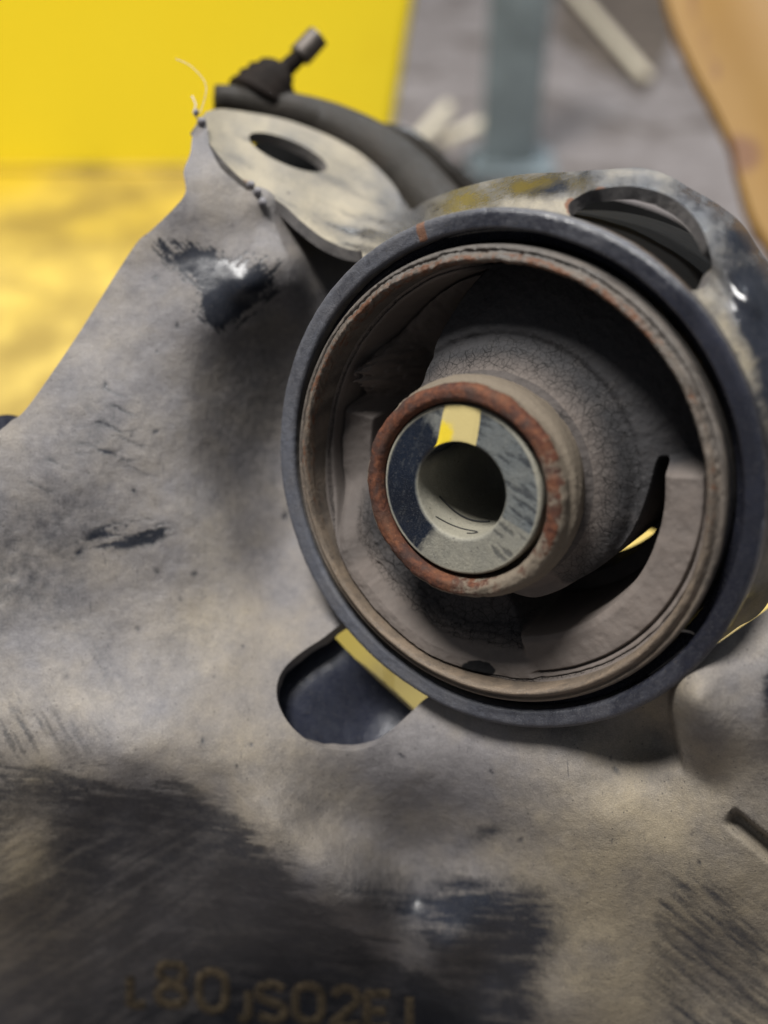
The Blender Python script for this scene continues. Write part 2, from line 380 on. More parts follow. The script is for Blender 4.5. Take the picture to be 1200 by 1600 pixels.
# rubber body : polar height field with two through-going voids
EC = (-9.0, 2.0); RS, RO = 161.0, 338.0
NT, NS = 900, 170
th = np.linspace(0, 2 * math.pi, NT, endpoint=False)[:, None]; s = np.linspace(0, 1, NS)[None, :]
TH, SS = np.broadcast_arrays(th, s)
deg = np.degrees(TH) % 360; dg = np.where(deg > 300, deg - 360, deg)           # -60..300
def win(a, b, w, v=None):
    v = dg if v is None else v
    return sm(a - w, a + w, v) * (1 - sm(b - w, b + w, v))
PX = np.stack([(np.cos(TH) * (160 + 170 * SS)).ravel(), (np.sin(TH) * (160 + 170 * SS)).ravel()], 1)
n1 = (fbm(PX, 60, 4, 70) - .5).reshape(TH.shape); n2 = (fbm(PX, 9, 3, 71) - .5).reshape(TH.shape)
w_ur = win(-52 + 62 * sm(.2, .52, SS), 143 - 42 * SS, 3)                  # upper right web
w_bot = sm(190 , 212, dg + 14 * (1 - SS)) * (1 - sm(269 + 14 * SS, 272 + 14 * SS, dg))            # lower left web
t_web = 8 - 118 * np.power(np.clip(SS, 0, 1), .8) - 10 * np.exp(-((SS - .33) / .05) ** 2)
t_bot = -20 - 34 * np.sin(np.pi * np.clip((SS - .0) / .85, 0, 1)) ** 1.0 + 22 * sm(.45, .95, SS) - 14 * sm(250, 275, dg)
t_bot -= 5 * np.exp(-((SS - .70 - n1 * .12) / .012) ** 2) + 4 * np.exp(-((SS - .64 - n1 * .16) / .01) ** 2) + 4 * np.exp(-((SS - .57 - n1 * .2) / .012) ** 2)
cw = .075 * win(-75, 5, 8, np.where(dg > 200, dg - 360, dg))
coat = 10 - 40 * sm(0, .16, SS) - 420 * sm(.17 + cw, .24 + cw, SS)
lobe_lr = -420 + 170 * sm(.34, .38, SS) + 215 * sm(.52, .60, SS) + 8 * sm(.56, .66, SS) + 4 * sm(.6, .9, SS)
lobe_l = -420 + 345 * sm(.50, .60, SS) + 8 * sm(.6, .9, SS)
lobe_ul = -420 + 190 * sm(.44, .54, SS) + 85 * sm(.54, .92, SS) + n1 * 40
w_lr = win(-110, 22, 10, np.where(dg > 200, dg - 360, dg)); w_l = win(164, 215, 3)
lobe = lobe_lr * w_lr + (1 - w_lr) * (lobe_l * w_l + lobe_ul * (1 - w_l))
tab = gs(deg, SS * 100, 153, 78, 8, 17); lobe = lobe + tab * 120 * sm(.5, .62, SS) * (1 + n2 * .8)
groove = np.where(w_lr > .5, 12, 26) * np.exp(-((SS - .925) / .012) ** 2)
rim_t = np.where(w_lr > .5, -22, -46)
lobe = np.where(SS > .93, rim_t + (lobe - lobe), lobe); lobe = lobe - groove
void = np.maximum(coat, lobe)
web = np.maximum(w_ur, w_bot); tw = np.where(w_ur > w_bot, t_web, t_bot)
T = tw * web + void * (1 - web)
near = sm(.955, 1.0, SS); rimz = -15 - 28 * win(95, 190, 25) - 98 * w_ur
T = T * (1 - near) + rimz * near - 7 * np.exp(-((SS - .972 - n1 * .02) / .005) ** 2)
T = T + n1 * 9 + n2 * (1 + 2 * web)
hole = T < -330
R1 = np.stack([RS * np.cos(TH) + EC[0], RS * np.sin(TH) + EC[1]], -1); R2 = np.stack([RO * np.cos(TH), RO * np.sin(TH)], -1)
Q = R1 * (1 - SS[..., None]) + R2 * SS[..., None]
V = O + Q[..., :1] * E1 + Q[..., 1:] * E2 + T[..., None] * A
F = grid_faces(NT, NS, True); F = F[~hole.ravel()[F].all(1)]
dustm_shade = .85 - .90 * w_ur * sm(.0, .3, SS) - .72 * w_bot * win(.0, .68 + 0 * SS, .06, SS) + n1 * .5
dustm_shade = np.where((SS < .06) & (w_ur > .5), .40, dustm_shade) - .9 * sm(-215, -275, T) * (1 - w_ur)  # deep walls of the voids darkened: painted shade
crack = w_ur * (1.1 * np.exp(-((SS - .22 - n1 * .3) / .10) ** 2) + .28 + n1 * .8) + w_bot * (1.0 * win(.05, .72, .06, SS) + .1) + .05
crack += .9 * np.exp(-((SS - .975) / .01) ** 2) * (w_ur < .4)
P0 = (V.reshape(-1, 3)); f_ = D / (D - P0[:, 2]); ix = 600 + P0[:, 0] * f_; iy = 800 - P0[:, 1] * f_
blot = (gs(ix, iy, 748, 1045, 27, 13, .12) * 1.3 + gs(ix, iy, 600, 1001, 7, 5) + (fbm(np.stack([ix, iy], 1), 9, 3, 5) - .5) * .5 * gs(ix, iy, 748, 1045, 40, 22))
rub = mesh_obj('rubber_insert', P0, F, M_rubber, arm, {'dust_shade': (np.clip(dustm_shade, 0, 1) * (1 - .35 * w_l * (SS > .5))).ravel(), 'crack': np.clip(crack, 0, 1).ravel(), 'blot': blot})

# inner sleeve
def sl_wob(R, T_, TH):
    e = R > 150
    return R + np.where(e & (T_ > 78), ring_noise(TH, 30, 81, 160, 5) * 9, ring_noise(TH + T_ * .02, 14, 86, 160) * 4 * e) + ring_noise(TH, 60, 84, 160) * 3, T_ + np.where((R > 137), ring_noise(TH + R * .03, 12, 82, 160) * 4, 0)
sleeve = lathe('inner_sleeve', prof([(132, 30), (137, 32), (137, 88), (140, 96), (145, 100), (156, 99), (162, 94), (165, 86), (164, 70), (167, 66), (171, 62), (172, 45), (168, 25), (163, 5), (161, -300)]), M_rust, arm, EC, 420,
               sl_wob, {'dust_shade': lambda R, T_, TH: np.clip(.12 + .55 * (R > 160) * sm(88, 76, T_) * (1 + .5 * np.sin(TH)) + .55 * np.exp(-((TH - 5.4) / .7) ** 2) + .3 * np.exp(-((TH - .3) / .6) ** 2) + .9 * ((R > 161.5) & (np.sin(TH) < .2) & (T_ > 82)), 0, 1)})
ICX = (-13.0, 4.0)
def in_dust_shade(R, T_, TH):
    d = TH % (2 * math.pi); blk = sm(1.95, 2.2, d) * (1 - sm(3.95, 4.25, d))
    st = streak((R * np.cos(TH)).ravel(), (R * np.sin(TH)).ravel(), 1.2, 40, 3, 91).reshape(R.shape)
    st2 = streak((R * np.cos(TH)).ravel(), (R * np.sin(TH)).ravel(), 2.6, 30, 5, 92).reshape(R.shape)
    g = .82 - 1.0 * blk * (.75 + .7 * sm(.30, .5, st)) - .45 * sm(.5, .62, st2) * (np.cos(TH - .5) > .1) * (R < 129)
    g = np.where((R > 124.5) & (T_ > 40), .95, g)
    g = np.where(R < 75, .95 * sm(.45, -.25, np.sin(TH + .35)), g)  # upper side of the bore left black: its shade put into the colour
    return np.clip(g, 0, 1)
insert = lathe('sleeve_insert', prof([(131.5, 30), (131.5, 84), (129, 88.5), (127, 89), (78, 89), (74, 86), (73, 80), (73, -20), (73, -160), (73, -330)], 3), M_insert, sleeve, ICX, 360, None,
               {'dust_shade': in_dust_shade, 'warm': lambda R, T_, TH: np.where((R > 124.5) | (R < 76), .9, .25 + .5 * (np.sin(TH) < -.4))})
# yellow paint mark: a thin film on the insert's face
u = np.linspace(0, 1, 40)[:, None]; v = np.linspace(0, 1, 30)[None, :]
rr = 76 + (130.5 - 76) * v + 0 * u
a0 = np.radians(126 + (102 - 126) * np.sqrt(v)); a1 = np.radians(71 + (76 - 71) * v)
aa = a0 * (1 - u) + a1 * u
tt = 89 + 1.6 * np.clip(8 * np.minimum(np.minimum(u, 1 - u), .5 * np.minimum(v, 1 - v) + .1), 0, 1)
mesh_obj('paint_mark', B(rr, aa, tt, ICX).reshape(-1, 3), grid_faces(40, 30), M_mark, sleeve, {'fresh': (np.clip(1.35 - 2.1 * u, 0, 1) * np.clip(1.35 - v * 1.5, 0, 1)).ravel()})
# curved scratch and hair lying in the bore
def bore_hair(name, pts, r, par):
    pp = [B(72.0 - r * .3, math.radians(a), t, ICX) for a, t in smooth_curve(pts, 3)]
    return tube(name, pp, r, M_rubpiece, par, 6)
bore_hair('scratch', [(206, 30), (216, 22), (228, 17), (242, 12), (258, 5), (275, -8)], 1.5, sleeve)
bore_hair('scratch', [(226, 70), (238, 61), (252, 54), (266, 50), (278, 52), (284, 60), (279, 65), (272, 66)], .9, sleeve)

# ------------------------------------------------------------------ front panel
front_ctrl = [
 (310,170,-330),(290,300,-272),(220,380,-272),(130,520,-252),(0,670,-205),(-90,740,-180),(350,300,-288),(440,300,-345),
 (385,440,-293),(310,400,-293),(460,440,-325),(390,360,-300),(350,500,-300),(470,400,-335),(500,450,-390),(520,375,-520),(620,380,-520),(300,540,-288),(370,560,-362),(430,560,-415),(430,490,-362),
 (200,600,-242),(300,650,-292),(370,680,-385),(430,690,-468),(480,640,-480),(480,760,-460),(100,750,-208),(200,800,-232),(300,820,-272),(380,850,-350),(450,850,-425),
 (0,900,-205),(100,880,-228),(150,960,-232),(300,960,-262),(460,950,-320),(520,900,-330),(0,1050,-180),(200,1080,-200),(350,1080,-228),(500,1000,-258),(420,1080,-237),
 (-90,1150,-150),(0,1170,-152),(200,1180,-154),(340,1190,-180),(430,1290,-165),(500,1350,-185),(560,1410,-235),
 (540,1190,-218),(650,1100,-215),(650,1200,-205),(780,1200,-150),(870,1165,-92),(950,1155,-85),(1028,1150,-75),(700,1050,-220),(900,1080,-120),
 (500,1275,-235),(560,1290,-275),(620,1335,-335),(740,1340,-280),(650,1400,-350),(750,1410,-262),(700,1480,-285),
 (-90,1290,-220),(0,1290,-215),(150,1290,-250),(300,1320,-285),(400,1390,-300),(340,1270,-225),(0,1400,-290),(0,1500,-440),(200,1450,-440),(200,1550,-580),(400,1550,-600),(-90,1720,-760),(300,1720,-820),(600,1720,-760),(600,1500,-430),(600,1590,-560),(750,1510,-360),(730,1600,-470),
 (850,1250,-112),(1000,1250,-62),(900,1350,-125),(1050,1350,-70),(880,1450,-190),(1000,1450,-145),(1120,1400,-70),(1200,1450,-90),(860,1580,-265),(850,1720,-480),(1100,1720,-300),(1300,1720,-240),(1100,1560,-215),(1210,1560,-170),(1300,1500,-100),
 (1100,1230,-20),(1080,1150,30),(1085,1095,95),(1115,1095,88),(1150,1150,75),(1160,1020,90),(1200,1050,115),(1200,1200,50),(1300,1100,130),(1300,1300,20),(1130,1270,-12),(1300,950,110),(1062,1080,70)]
ftps = TPS(front_ctrl, 6)
def front_z(p):
    x, y = p[:, 0], p[:, 1]; z = ftps(p)
    xc = 1046 + 16 * np.sin((y - 1050) / 45.0) * (y > 1060) * .6
    xc = np.interp(y, [1030, 1080, 1110, 1150, 1190, 1215], [1062, 1050, 1047, 1055, 1066, 1072])
    tap = sm(1040, 1075, y) * (1 - sm(1165, 1215, y))
    z = z - 50 * tap * sm(4, -4, x - xc) * np.exp(-((xc - x).clip(0) / 60)) + 8 * tap * gs(x, y * 0 + 0, 0, 0, 1, 1) * 0
    z = z + 24 * gs(x, y, 1100, 1120, 45, 60, .3) - 14 * gs(x, y, 1100, 1215, 40, 22, .6)
    # narrow slit at the right
    d = ((x - 1145) * .62 - (y - 1262) * -.0 * 0)
    t = (x - 1145) * .77 + (y - 1272) * .64; q = -(x - 1145) * .64 + (y - 1272) * .77
    on = sm(-8, 8, t)
    z = z - 42 * on * sm(-12, -5, q) * (1 - sm(0, 26, q))
    z = z + 13 * gs(x, y, 384, 446, 27, 24)
    z = z + 12 * gs(x, y, 415, 315, 32, 24)                                     # weld blob
    z = z + (fbm(p, 130, 3, 7) - .5) * 14 + (fbm(p, 30, 3, 8) - .5) * 3
    return z
outer = smooth_curve([(322,185),(303,205),(297,240),(287,268),(290,300),(272,325),(236,360),(215,378),(180,430),(130,510),(90,570),(40,640),(18,657),(0,672),(-90,735)], 4)
outer = np.concatenate([outer, [[-90, 1720], [1300, 1720], [1300, 880]], smooth_curve([(1240,915),(1200,950),(1150,985),(1110,1015),(1070,1060)], 4),
                        [[900, 1000], [820, 700], [700, 420], [600, 360], [540, 345], [450, 300]], smooth_curve([(462,352),(440,334),(426,303),(405,292),(390,298),(376,290),(345,262),(327,228)], 4)])
slot = smooth_curve([(432,1078),(440,1050),(462,1026),(500,1000),(560,965),(620,1010),(680,1068),(655,1100),(610,1142),(588,1162),(565,1171),(540,1173),(495,1164),(460,1140),(438,1108)], 4, True)
Vf, Ff = cdt(outer, [slot], 3.6)
zf = front_z(Vf); V3 = P(Vf[:, 0], Vf[:, 1], zf)
rd, hh = axis_dist(V3); kf = ~((rd[Ff] < 392).all(1)); Ff = Ff[kf]
x, y = Vf[:, 0], Vf[:, 1]
nA = fbm(Vf, 55, 4, 101) - .5; nB = fbm(Vf, 13, 4, 102) - .5
dust_shade = .84 + nA * .42 + nB * .12
def cut(mask, n, k=1.0): return np.clip(mask * 1.6 + n * 1.5 * (mask > .04), 0, 1) * k
# rubbed patch round the bump
s1 = streak(x, y, .75, 26, 3.2, 111) - .5; s2 = streak(x, y, 2.3, 26, 3.2, 112) - .5
m1 = gs(x, y, 305, 412, 60, 26, .45) + gs(x, y, 380, 440, 62, 40, -.1) + gs(x, y, 345, 485, 35, 30, -.8)
s8 = streak(x, y, .8, 30, 2.6, 141, 2) - .5; s9 = streak(x, y, 2.45, 30, 2.6, 142, 2) - .5
ss = np.where(x < 350, s8, s9)
dust_shade -= .93 * sm(.36, .62, m1 + ss * 1.1 * sm(.05, .3, m1))
# brush of dark strokes
q = gs(x, y, 200, 836, 62, 19, -.12); s3 = streak(x, y, -.16, 70, 5.5, 113)
dust_shade -= sm(.10, .5, q) * sm(.42, .54, s3) * .9
for (cx, cy, l) in ((175,612,22),(190,640,30),(175,668,42),(205,690,34),(180,712,40),(215,735,26),(150,700,30),(60,760,25),(90,725,20)):
    yy = cy + 5 * np.sin((x - cx) / 11.0) + (x - cx) * .14
    dust_shade -= .5 * np.exp(-((x - cx) / l) ** 2 - ((y - yy) / 2.6) ** 2) * (.4 + 1.2 * (nB + .5))
dust_shade -= .30 * gs(x, y, 95, 860, 75, 110, .2) * (1 + 2.5 * nB) + .30 * gs(x, y, 0, 900, 50, 60) * (1 + 3 * nB)  # dark smudges at left, with the hollow's shading painted in
dust_shade -= .22 * gs(x, y, 150, 660, 70, 60) * (1 + 3 * nB) + .42 * gs(x, y, 400, 640, 75, 170) * (1 + 1.2 * nA)  # last term paints the shade of the valley left of the ring
s4 = streak(x, y, 1.05, 60, 6, 114)
dust_shade -= .5 * (gs(x, y, 30, 1130, 45, 70, .3) + .8 * gs(x, y, 145, 1040, 20, 60, -.5) + .6 * gs(x, y, 110, 1150, 60, 40)) * sm(.45, .65, s4)
# below the ridge: paint rubbed black
yr = np.interp(x, [-90, 0, 100, 200, 300, 370, 440, 520, 600, 680, 760, 850], [1205, 1207, 1203, 1212, 1232, 1275, 1345, 1425, 1475, 1530, 1640, 1800])
s5 = streak(x, y, .12, 70, 7, 115); s6 = streak(x, y, -.55, 60, 9, 116)
low = sm(-8, 26, y - yr + (s5 - .5) * 90)
lowdust_refl = .04 + .32 * sm(.45, .68, s6) * sm(430, 180, x) * sm(1250, 1330, y) + .16 * sm(.5, .7, s5)
lowdust_refl += .75 * gs(x, y, 35, 1330, 48, 85, .15) + .5 * gs(x, y, 0, 1480, 30, 80) + .30 * gs(x, y, 120, 1490, 110, 60) + .2 * gs(x, y, 300, 1430, 130, 60)  # tan patch at far left: the tray's yellow reflection painted in
dust_shade = dust_shade * (1 - low) + np.clip(lowdust_refl, 0, 1) * low
dust_shade += .5 * gs(x, y, 422, 1320, 24, 8, .9) * (nB > 0) + .3 * gs(x, y, 300, 1215, 60, 12, .4)
s7 = streak(x, y, .08, 60, 8, 117)
dust_shade -= sm(.16, .85, gs(x, y, 765, 1300, 55, 18, -.35) * .55 + gs(x, y, 600, 1400, 150, 60, .1) * .55 + gs(x, y, 770, 1440, 110, 70, .05) + gs(x, y, 750, 1590, 110, 110) + nA * .5 + nB * .25) * (.80 + (s7 - .5) * 1.3)
m8 = 1 - sm(-45, 45, np.maximum(np.interp(x, [980, 1030, 1060, 1120, 1200, 1300], [1700, 1420, 1365, 1400, 1480, 1540]) - y, 0) + (streak(x, y, .66, 70, 6, 118) - .5) * 130)
dust_shade -= .78 * m8 * sm(1000, 1060, x + nA * 120) * sm(1330, 1400, y + (x - 1100) * .0)
dust_shade -= .9 * gs(x, y, 1206, 1085, 14, 60) * (1 + 1.6 * (streak(x, y, 0, 12, 2, 119) - .5))
for k in range(60):
    cx, cy = rng.uniform(20, 1180), rng.uniform(420, 1350); r_ = rng.uniform(1.6, 3.6)
    dust_shade -= .8 * gs(x, y, cx, cy, r_ * rng.uniform(1, 2.4), r_, rng.uniform(0, 3))
warm = .16 + .6 * sm(980, 1330, y) * sm(700, 1000, x) + .45 * gs(x, y, 420, 1230, 160, 110, .7) + .35 * gs(x, y, 340, 980, 120, 70) + .8 * gs(x, y, 35, 1350, 90, 180) + .5 * gs(x, y, 1040, 1060, 60, 60) + nA * .5 + .3 * gs(x, y, 900, 1450, 130, 200)
warm -= .3 * gs(x, y, 720, 1200, 160, 60)
front = mesh_obj('front_panel', V3, Ff, M_panel, arm, {'dust_shade': np.clip(dust_shade, 0, 1), 'warm': np.clip(warm, 0, 1)})
solidify(front, 26, -1)

# stencilled characters low on the front panel
GL = {'L': [[(0,0),(0,1),(.8,1)]], '8': [[(.5,.48),(.1,.3),(.15,.05),(.5,0),(.85,.05),(.9,.3),(.5,.48),(.05,.7),(.12,.95),(.5,1),(.88,.95),(.95,.7),(.5,.48)]],
      '0': [[(.5,0),(.12,.15),(.05,.5),(.12,.85),(.5,1),(.88,.85),(.95,.5),(.88,.15),(.5,0)]], 'J': [[(.7,0),(.7,.8),(.4,1),(.05,.85)]],
      'S': [[(.92,.12),(.5,0),(.1,.12),(.1,.38),(.5,.5),(.9,.62),(.92,.88),(.5,1),(.06,.88)]], '2': [[(.08,.2),(.3,0),(.75,.02),(.92,.28),(.5,.65),(.05,1),(.95,1)]],
      'E': [[(.9,0),(.05,0),(.05,1),(.9,1)],[(.05,.5),(.75,.5)]], 'I': [[(.5,0),(.5,1)]]}
M_sten = flatc('ochre_stencil_paint', (.12, .088, .048), .8, 0, .9, 14)
def letter(ch, cx, cy, w, h, rot=.06, sw=7):
    vs, fs = [], []
    for st in GL[ch]:
        pts = smooth_curve([(cx + (a - .5) * w, cy + (b_ - .5) * h + (a - .5) * w * rot) for a, b_ in st], 3) if len(st) > 4 else np.concatenate([np.linspace((cx + (a[0] - .5) * w, cy + (a[1] - .5) * h), (cx + (c_[0] - .5) * w, cy + (c_[1] - .5) * h), 8) for a, c_ in zip(st[:-1], st[1:])])
        t = np.gradient(pts, axis=0); t /= np.linalg.norm(t, axis=1)[:, None] + 1e-9; nn = np.stack([-t[:, 1], t[:, 0]], 1)
        for off, dz in ((-sw, 0), (-sw * .6, 3), (sw * .6, 3), (sw, 0)):
            q_ = pts + nn * off; vs.append(P(q_[:, 0], q_[:, 1], front_z(q_) + dz))
        m = len(pts); b0 = sum(len(a) for a in vs[:-4])
        for r_ in range(3):
            for i in range(m - 1): fs.append([b0 + r_ * m + i, b0 + r_ * m + i + 1, b0 + (r_ + 1) * m + i + 1, b0 + (r_ + 1) * m + i])
    o = mesh_obj('letter', np.concatenate(vs), fs, M_sten, front)
for ch, cx, cy, w, h in (('L', 218, 1548, 30, 44), ('8', 268, 1538, 44, 62), ('0', 332, 1548, 46, 62), ('J', 384, 1572, 24, 46), ('S', 424, 1566, 44, 56), ('0', 482, 1568, 46, 58), ('2', 540, 1574, 44, 56), ('E', 592, 1580, 42, 54), ('I', 640, 1584, 24, 52)):
    letter(ch, cx, cy, w, h)

# ------------------------------------------------------------------ inner panel behind the front one
ip = np.array([(-90,655),(-20,652),(30,651),(120,700),(300,820),(476,953),(564,1038),(642,1109),(762,1213),(800,1330),(-90,1330)], float)
Vi, Fi = cdt(smooth_curve(ip, 8, True), [], 14)
zi = np.minimum(front_z(Vi) - 70, -300) - 40 * gs(Vi[:, 0], Vi[:, 1], 600, 1100, 60, 60)
inner = mesh_obj('inner_panel', P(Vi[:, 0], Vi[:, 1], zi), Fi, dusty('inner_black_paint', cool=(.06, .07, .10), tan=(.09, .09, .10), paint=(.010, .012, .022), base_dust=.16, base_warm=.3, spec=.35), arm); solidify(inner, 18)

# ------------------------------------------------------------------ upper panel: tongue plus collar round the ring
def ring_pt(deg_, r=410, t=-2):
    q_ = B(r, math.radians(deg_), t); f = D / (D - q_[2]); return (600 + q_[0] * f, 800 - q_[1] * f, q_[2])
inn = [ring_pt(a, 400, -20) for a in range(128, -52, -4)]
edge_front = [(308,196,-318),(330,228,-318),(352,255,-318),(378,280,-320),(400,296,-322),(440,318,-318),(470,345,-306),(505,372,-296),(540,388,-292),(565,392,-290)]
back_c = [(640,326,-520),(612,285,-590),(570,245,-620),(520,215,-620),(450,188,-600),(390,176,-560),(345,170,-480),(322,175,-400)]
sil = [(1112,1010,-60),(1150,982,-60),(1200,942,-40),(1262,800,-10),(1290,640,-40),(1262,520,-60),(1222,440,-90),(1190,395,-100),(1160,350,-110),(1120,318,-120),(1080,295,-130),(1042,273,-140),(1000,262,-150),(940,265,-160),(880,269,-170),(820,272,-190),(760,283,-220),(700,300,-280),(662,316,-380)]
uo2 = [q_[:2] for q_ in edge_front] + [q_[:2] for q_ in inn] + [q_[:2] for q_ in sil] + [q_[:2] for q_ in back_c]
uo2 = np.array(uo2)
up_outer = np.concatenate([smooth_curve([q_[:2] for q_ in edge_front], 4), np.array([q_[:2] for q_ in inn]), smooth_curve([q_[:2] for q_ in sil + back_c], 4)])
# raise the skin between ring and silhouette so it rolls over like a bead
C2 = np.array([812, 733.])
def zring(q_):
    d_ = np.array(q_[:2]) - C2; d_ /= np.linalg.norm(d_)
    return min(inn, key=lambda k: -((np.array(k[:2]) - C2) @ d_) / np.linalg.norm(np.array(k[:2]) - C2))[2]
sil = [(q_[0], q_[1], zring(q_) - 125) if 3 <= i <= len(sil) - 5 else q_ for i, q_ in enumerate(sil)]
sil[-4] = (*sil[-4][:2], -75); sil[-3] = (*sil[-3][:2], -150); sil[-2] = (*sil[-2][:2], -250); sil[-1] = (*sil[-1][:2], -350)
ctr = [q_ for q_ in edge_front] + inn[::2] + sil + back_c
for q_ in sil[3:-5]:
    d_ = np.array(q_[:2]) - C2; L = np.linalg.norm(d_); d_ /= L
    r0 = min(inn, key=lambda k: -((np.array(k[:2]) - C2) @ d_) / np.linalg.norm(np.array(k[:2]) - C2)); zr = r0[2]
    p9 = C2 + d_ * (L - 14); ctr.append((p9[0], p9[1], zr - 52))
    p8 = C2 + d_ * (L - 34); 
    if (L - 34) > np.linalg.norm(np.array(r0[:2]) - C2) + 12: ctr.append((p8[0], p8[1], zr - 27))
ctr += [(450,262,-430),(500,300,-440),(560,340,-400),(600,360,-350),(560,290,-560),(400,225,-440),(600,330,-470),(640,345,-400),(1150,930,60),(1130,970,40)]
utps = TPS(ctr, 4)
hole_e = [(450 + 66 * math.cos(a) * math.cos(.40) - 19 * math.sin(a) * math.sin(.40), 238 + 66 * math.cos(a) * math.sin(.40) + 19 * math.sin(a) * math.cos(.40)) for a in np.linspace(0, 2 * math.pi, 70, endpoint=False)]
hole_s = smooth_curve([(888,320),(905,306),(930,296),(985,291),(1035,302),(1072,325),(1098,360),(1112,405),(1110,432),(1098,450),(1070,452),(1040,425),(1000,402),(955,378),(915,358),(893,340)], 3, True)
Vu, Fu = cdt(up_outer, [hole_e, hole_s], 3.4)
xu, yu = Vu[:, 0], Vu[:, 1]
def upper_z(p):
    X, Y = p[:, 0], p[:, 1]
    z = utps(p)
    z += 12 * gs(X, Y, 845, 292, 30, 12, -.1) + 14 * gs(X, Y, 1165, 372, 26, 20, .8) + 12 * gs(X, Y, 1178, 470, 16, 28, -.4)
    z -= 16 * gs(X, Y, 1120, 440, 14, 40, -.5) + 10 * gs(X, Y, 890, 300, 16, 18)
    return z + (fbm(p, 60, 3, 9) - .5) * 7
zu = upper_z(Vu)
nC = fbm(Vu, 40, 4, 131) - .5; nD = fbm(Vu, 10, 3, 132) - .5
ud = .40 + nC * .6 + nD * .4
ton = sm(640, 560, xu)
ud = ud * (1 - ton) + (.93 + nC * .35 - .35 * sm(.55, .7, streak(xu, yu, .45, 120, 9, 135)) - .7 * sm(.45, .7, streak(xu, yu, .2, 90, 10, 133)) * gs(xu, yu, 600, 370, 90, 40, -.1) - .5 * gs(xu, yu, 520, 355, 50, 14, .5)) * ton
ud -= .8 * gs(xu, yu, 845, 292, 45, 16, -.1) + .6 * gs(xu, yu, 1165, 375, 35, 28, .8) + .9 * gs(xu, yu, 1165, 480, 30, 60, -.4) + .8 * gs(xu, yu, 1200, 640, 40, 150)
ud -= .35 * gs(xu, yu, 700, 320, 60, 14, -.2)
rd_u = axis_dist(P(xu, yu, zu))[0]
ud += .5 * np.exp(-((rd_u - 420) / 14) ** 2) * sm(700, 900, xu) + .55 * gs(xu, yu, 1125, 440, 16, 60, -.5) + .5 * gs(xu, yu, 1000, 270, 60, 10, .1)
rst = 1.2 * gs(xu, yu, 893, 322, 12, 14) + 1.1 * gs(xu, yu, 940, 297, 14, 6) + .55 * gs(xu, yu, 385, 285, 16, 10)
upper = mesh_obj('upper_panel', P(xu, yu, zu), Fu, M_upper, arm, {'dust_shade': np.clip(ud, 0, 1), 'warm': np.clip(.12 + nC * .8 + .65 * ton + .5 * np.exp(-((rd_u - 420) / 14) ** 2), 0, 1), 'rust': rst})
solidify(upper, 21, -1, M_edge)

# rolled rear rail behind the tongue
rail = smooth_curve([(335,152),(380,158),(440,172),(500,190),(550,213),(600,246),(640,285),(680,330),(720,380)], 12)
rz = np.interp(rail[:, 0], [335, 500, 640, 720], [-640, -700, -680, -600])
tube('rear_rail', P(rail[:, 0], rail[:, 1], rz), np.interp(rail[:, 0], [335, 420, 540, 640, 720], [26, 38, 52, 68, 70]), M_bracket, arm, 20)
fl_ = bpy.data.objects['rail_flange'].data if 'rail_flange' in bpy.data.objects else None
bpy.data.objects['rear_rail'].data.attributes.new('dust_shade', 'FLOAT', 'POINT').data.foreach_set('value', np.full(len(rail) * 20, .45, np.float32))
# grey strap lying along the rail
st_ = smooth_curve([(590,205),(640,215),(700,265),(770,320),(840,360)], 14)
tube('rail_flange', P(st_[:, 0], st_[:, 1], -820), 22, M_bracket, arm, 12, flat=.5)
M_weld = flatc('dusty_weld_grey', (.20, .19, .20), .8, 0, .4, 8)
# weld spatter crumbs on the corner of the front panel
for (cx, cy, r_) in ((306,176,6),(315,190,8),(392,288,8),(402,300,9),(410,316,8)):
    zc = front_z(np.array([[cx, cy]]))[0] if cy > 200 else -322
    th_ = np.linspace(0, 2 * math.pi, 9)[:-1]; vs = []; 
    for ph in np.linspace(-1.3, 1.3, 5):
        for a in th_: vs.append(P(cx, cy, zc + 6) + r_ * (1 + .3 * rng.standard_normal() * .5) * np.array([math.cos(a) * math.cos(ph), math.sin(a) * math.cos(ph), math.sin(ph)]))
    f_s = grid_faces(5, 8); f_s = [[i * 8 + k, i * 8 + (k + 1) % 8, (i + 1) * 8 + (k + 1) % 8, (i + 1) * 8 + k] for i in range(4) for k in range(8)] + [list(range(8))[::-1], [32 + k for k in range(8)]]
    mesh_obj('weld_spatter', vs, f_s, M_weld, arm)

# ------------------------------------------------------------------ ball joint behind
bj = thing('ball_joint', 'dark rusty ball joint stud and boot sticking up behind the arm', 'ball joint')
def seg(name, a, b, ra, rb, z, mat, par, n=18, k=10):
    a = P(*a, z); b = P(*b, z); return tube(name, [a + (b - a) * t for t in np.linspace(0, 1, k)], np.linspace(ra, rb, k), mat, par, n)
bootp = [P(405 + 4 * i, 158 - 7 * i, -690) for i in range(9)]
tube('boot', bootp, [76, 74, 66, 68, 56, 58, 44, 42, 26], M_dark, bj, 20)
seg('stud', (425, 128), (474, 82), 22, 17, -690, M_dark, bj)
seg('castle_nut', (468, 88), (497, 56), 28, 27, -690, flatc('dull_steel_nut', (.10, .085, .075), .5, .5, .4, 14, .6), bj, 6)

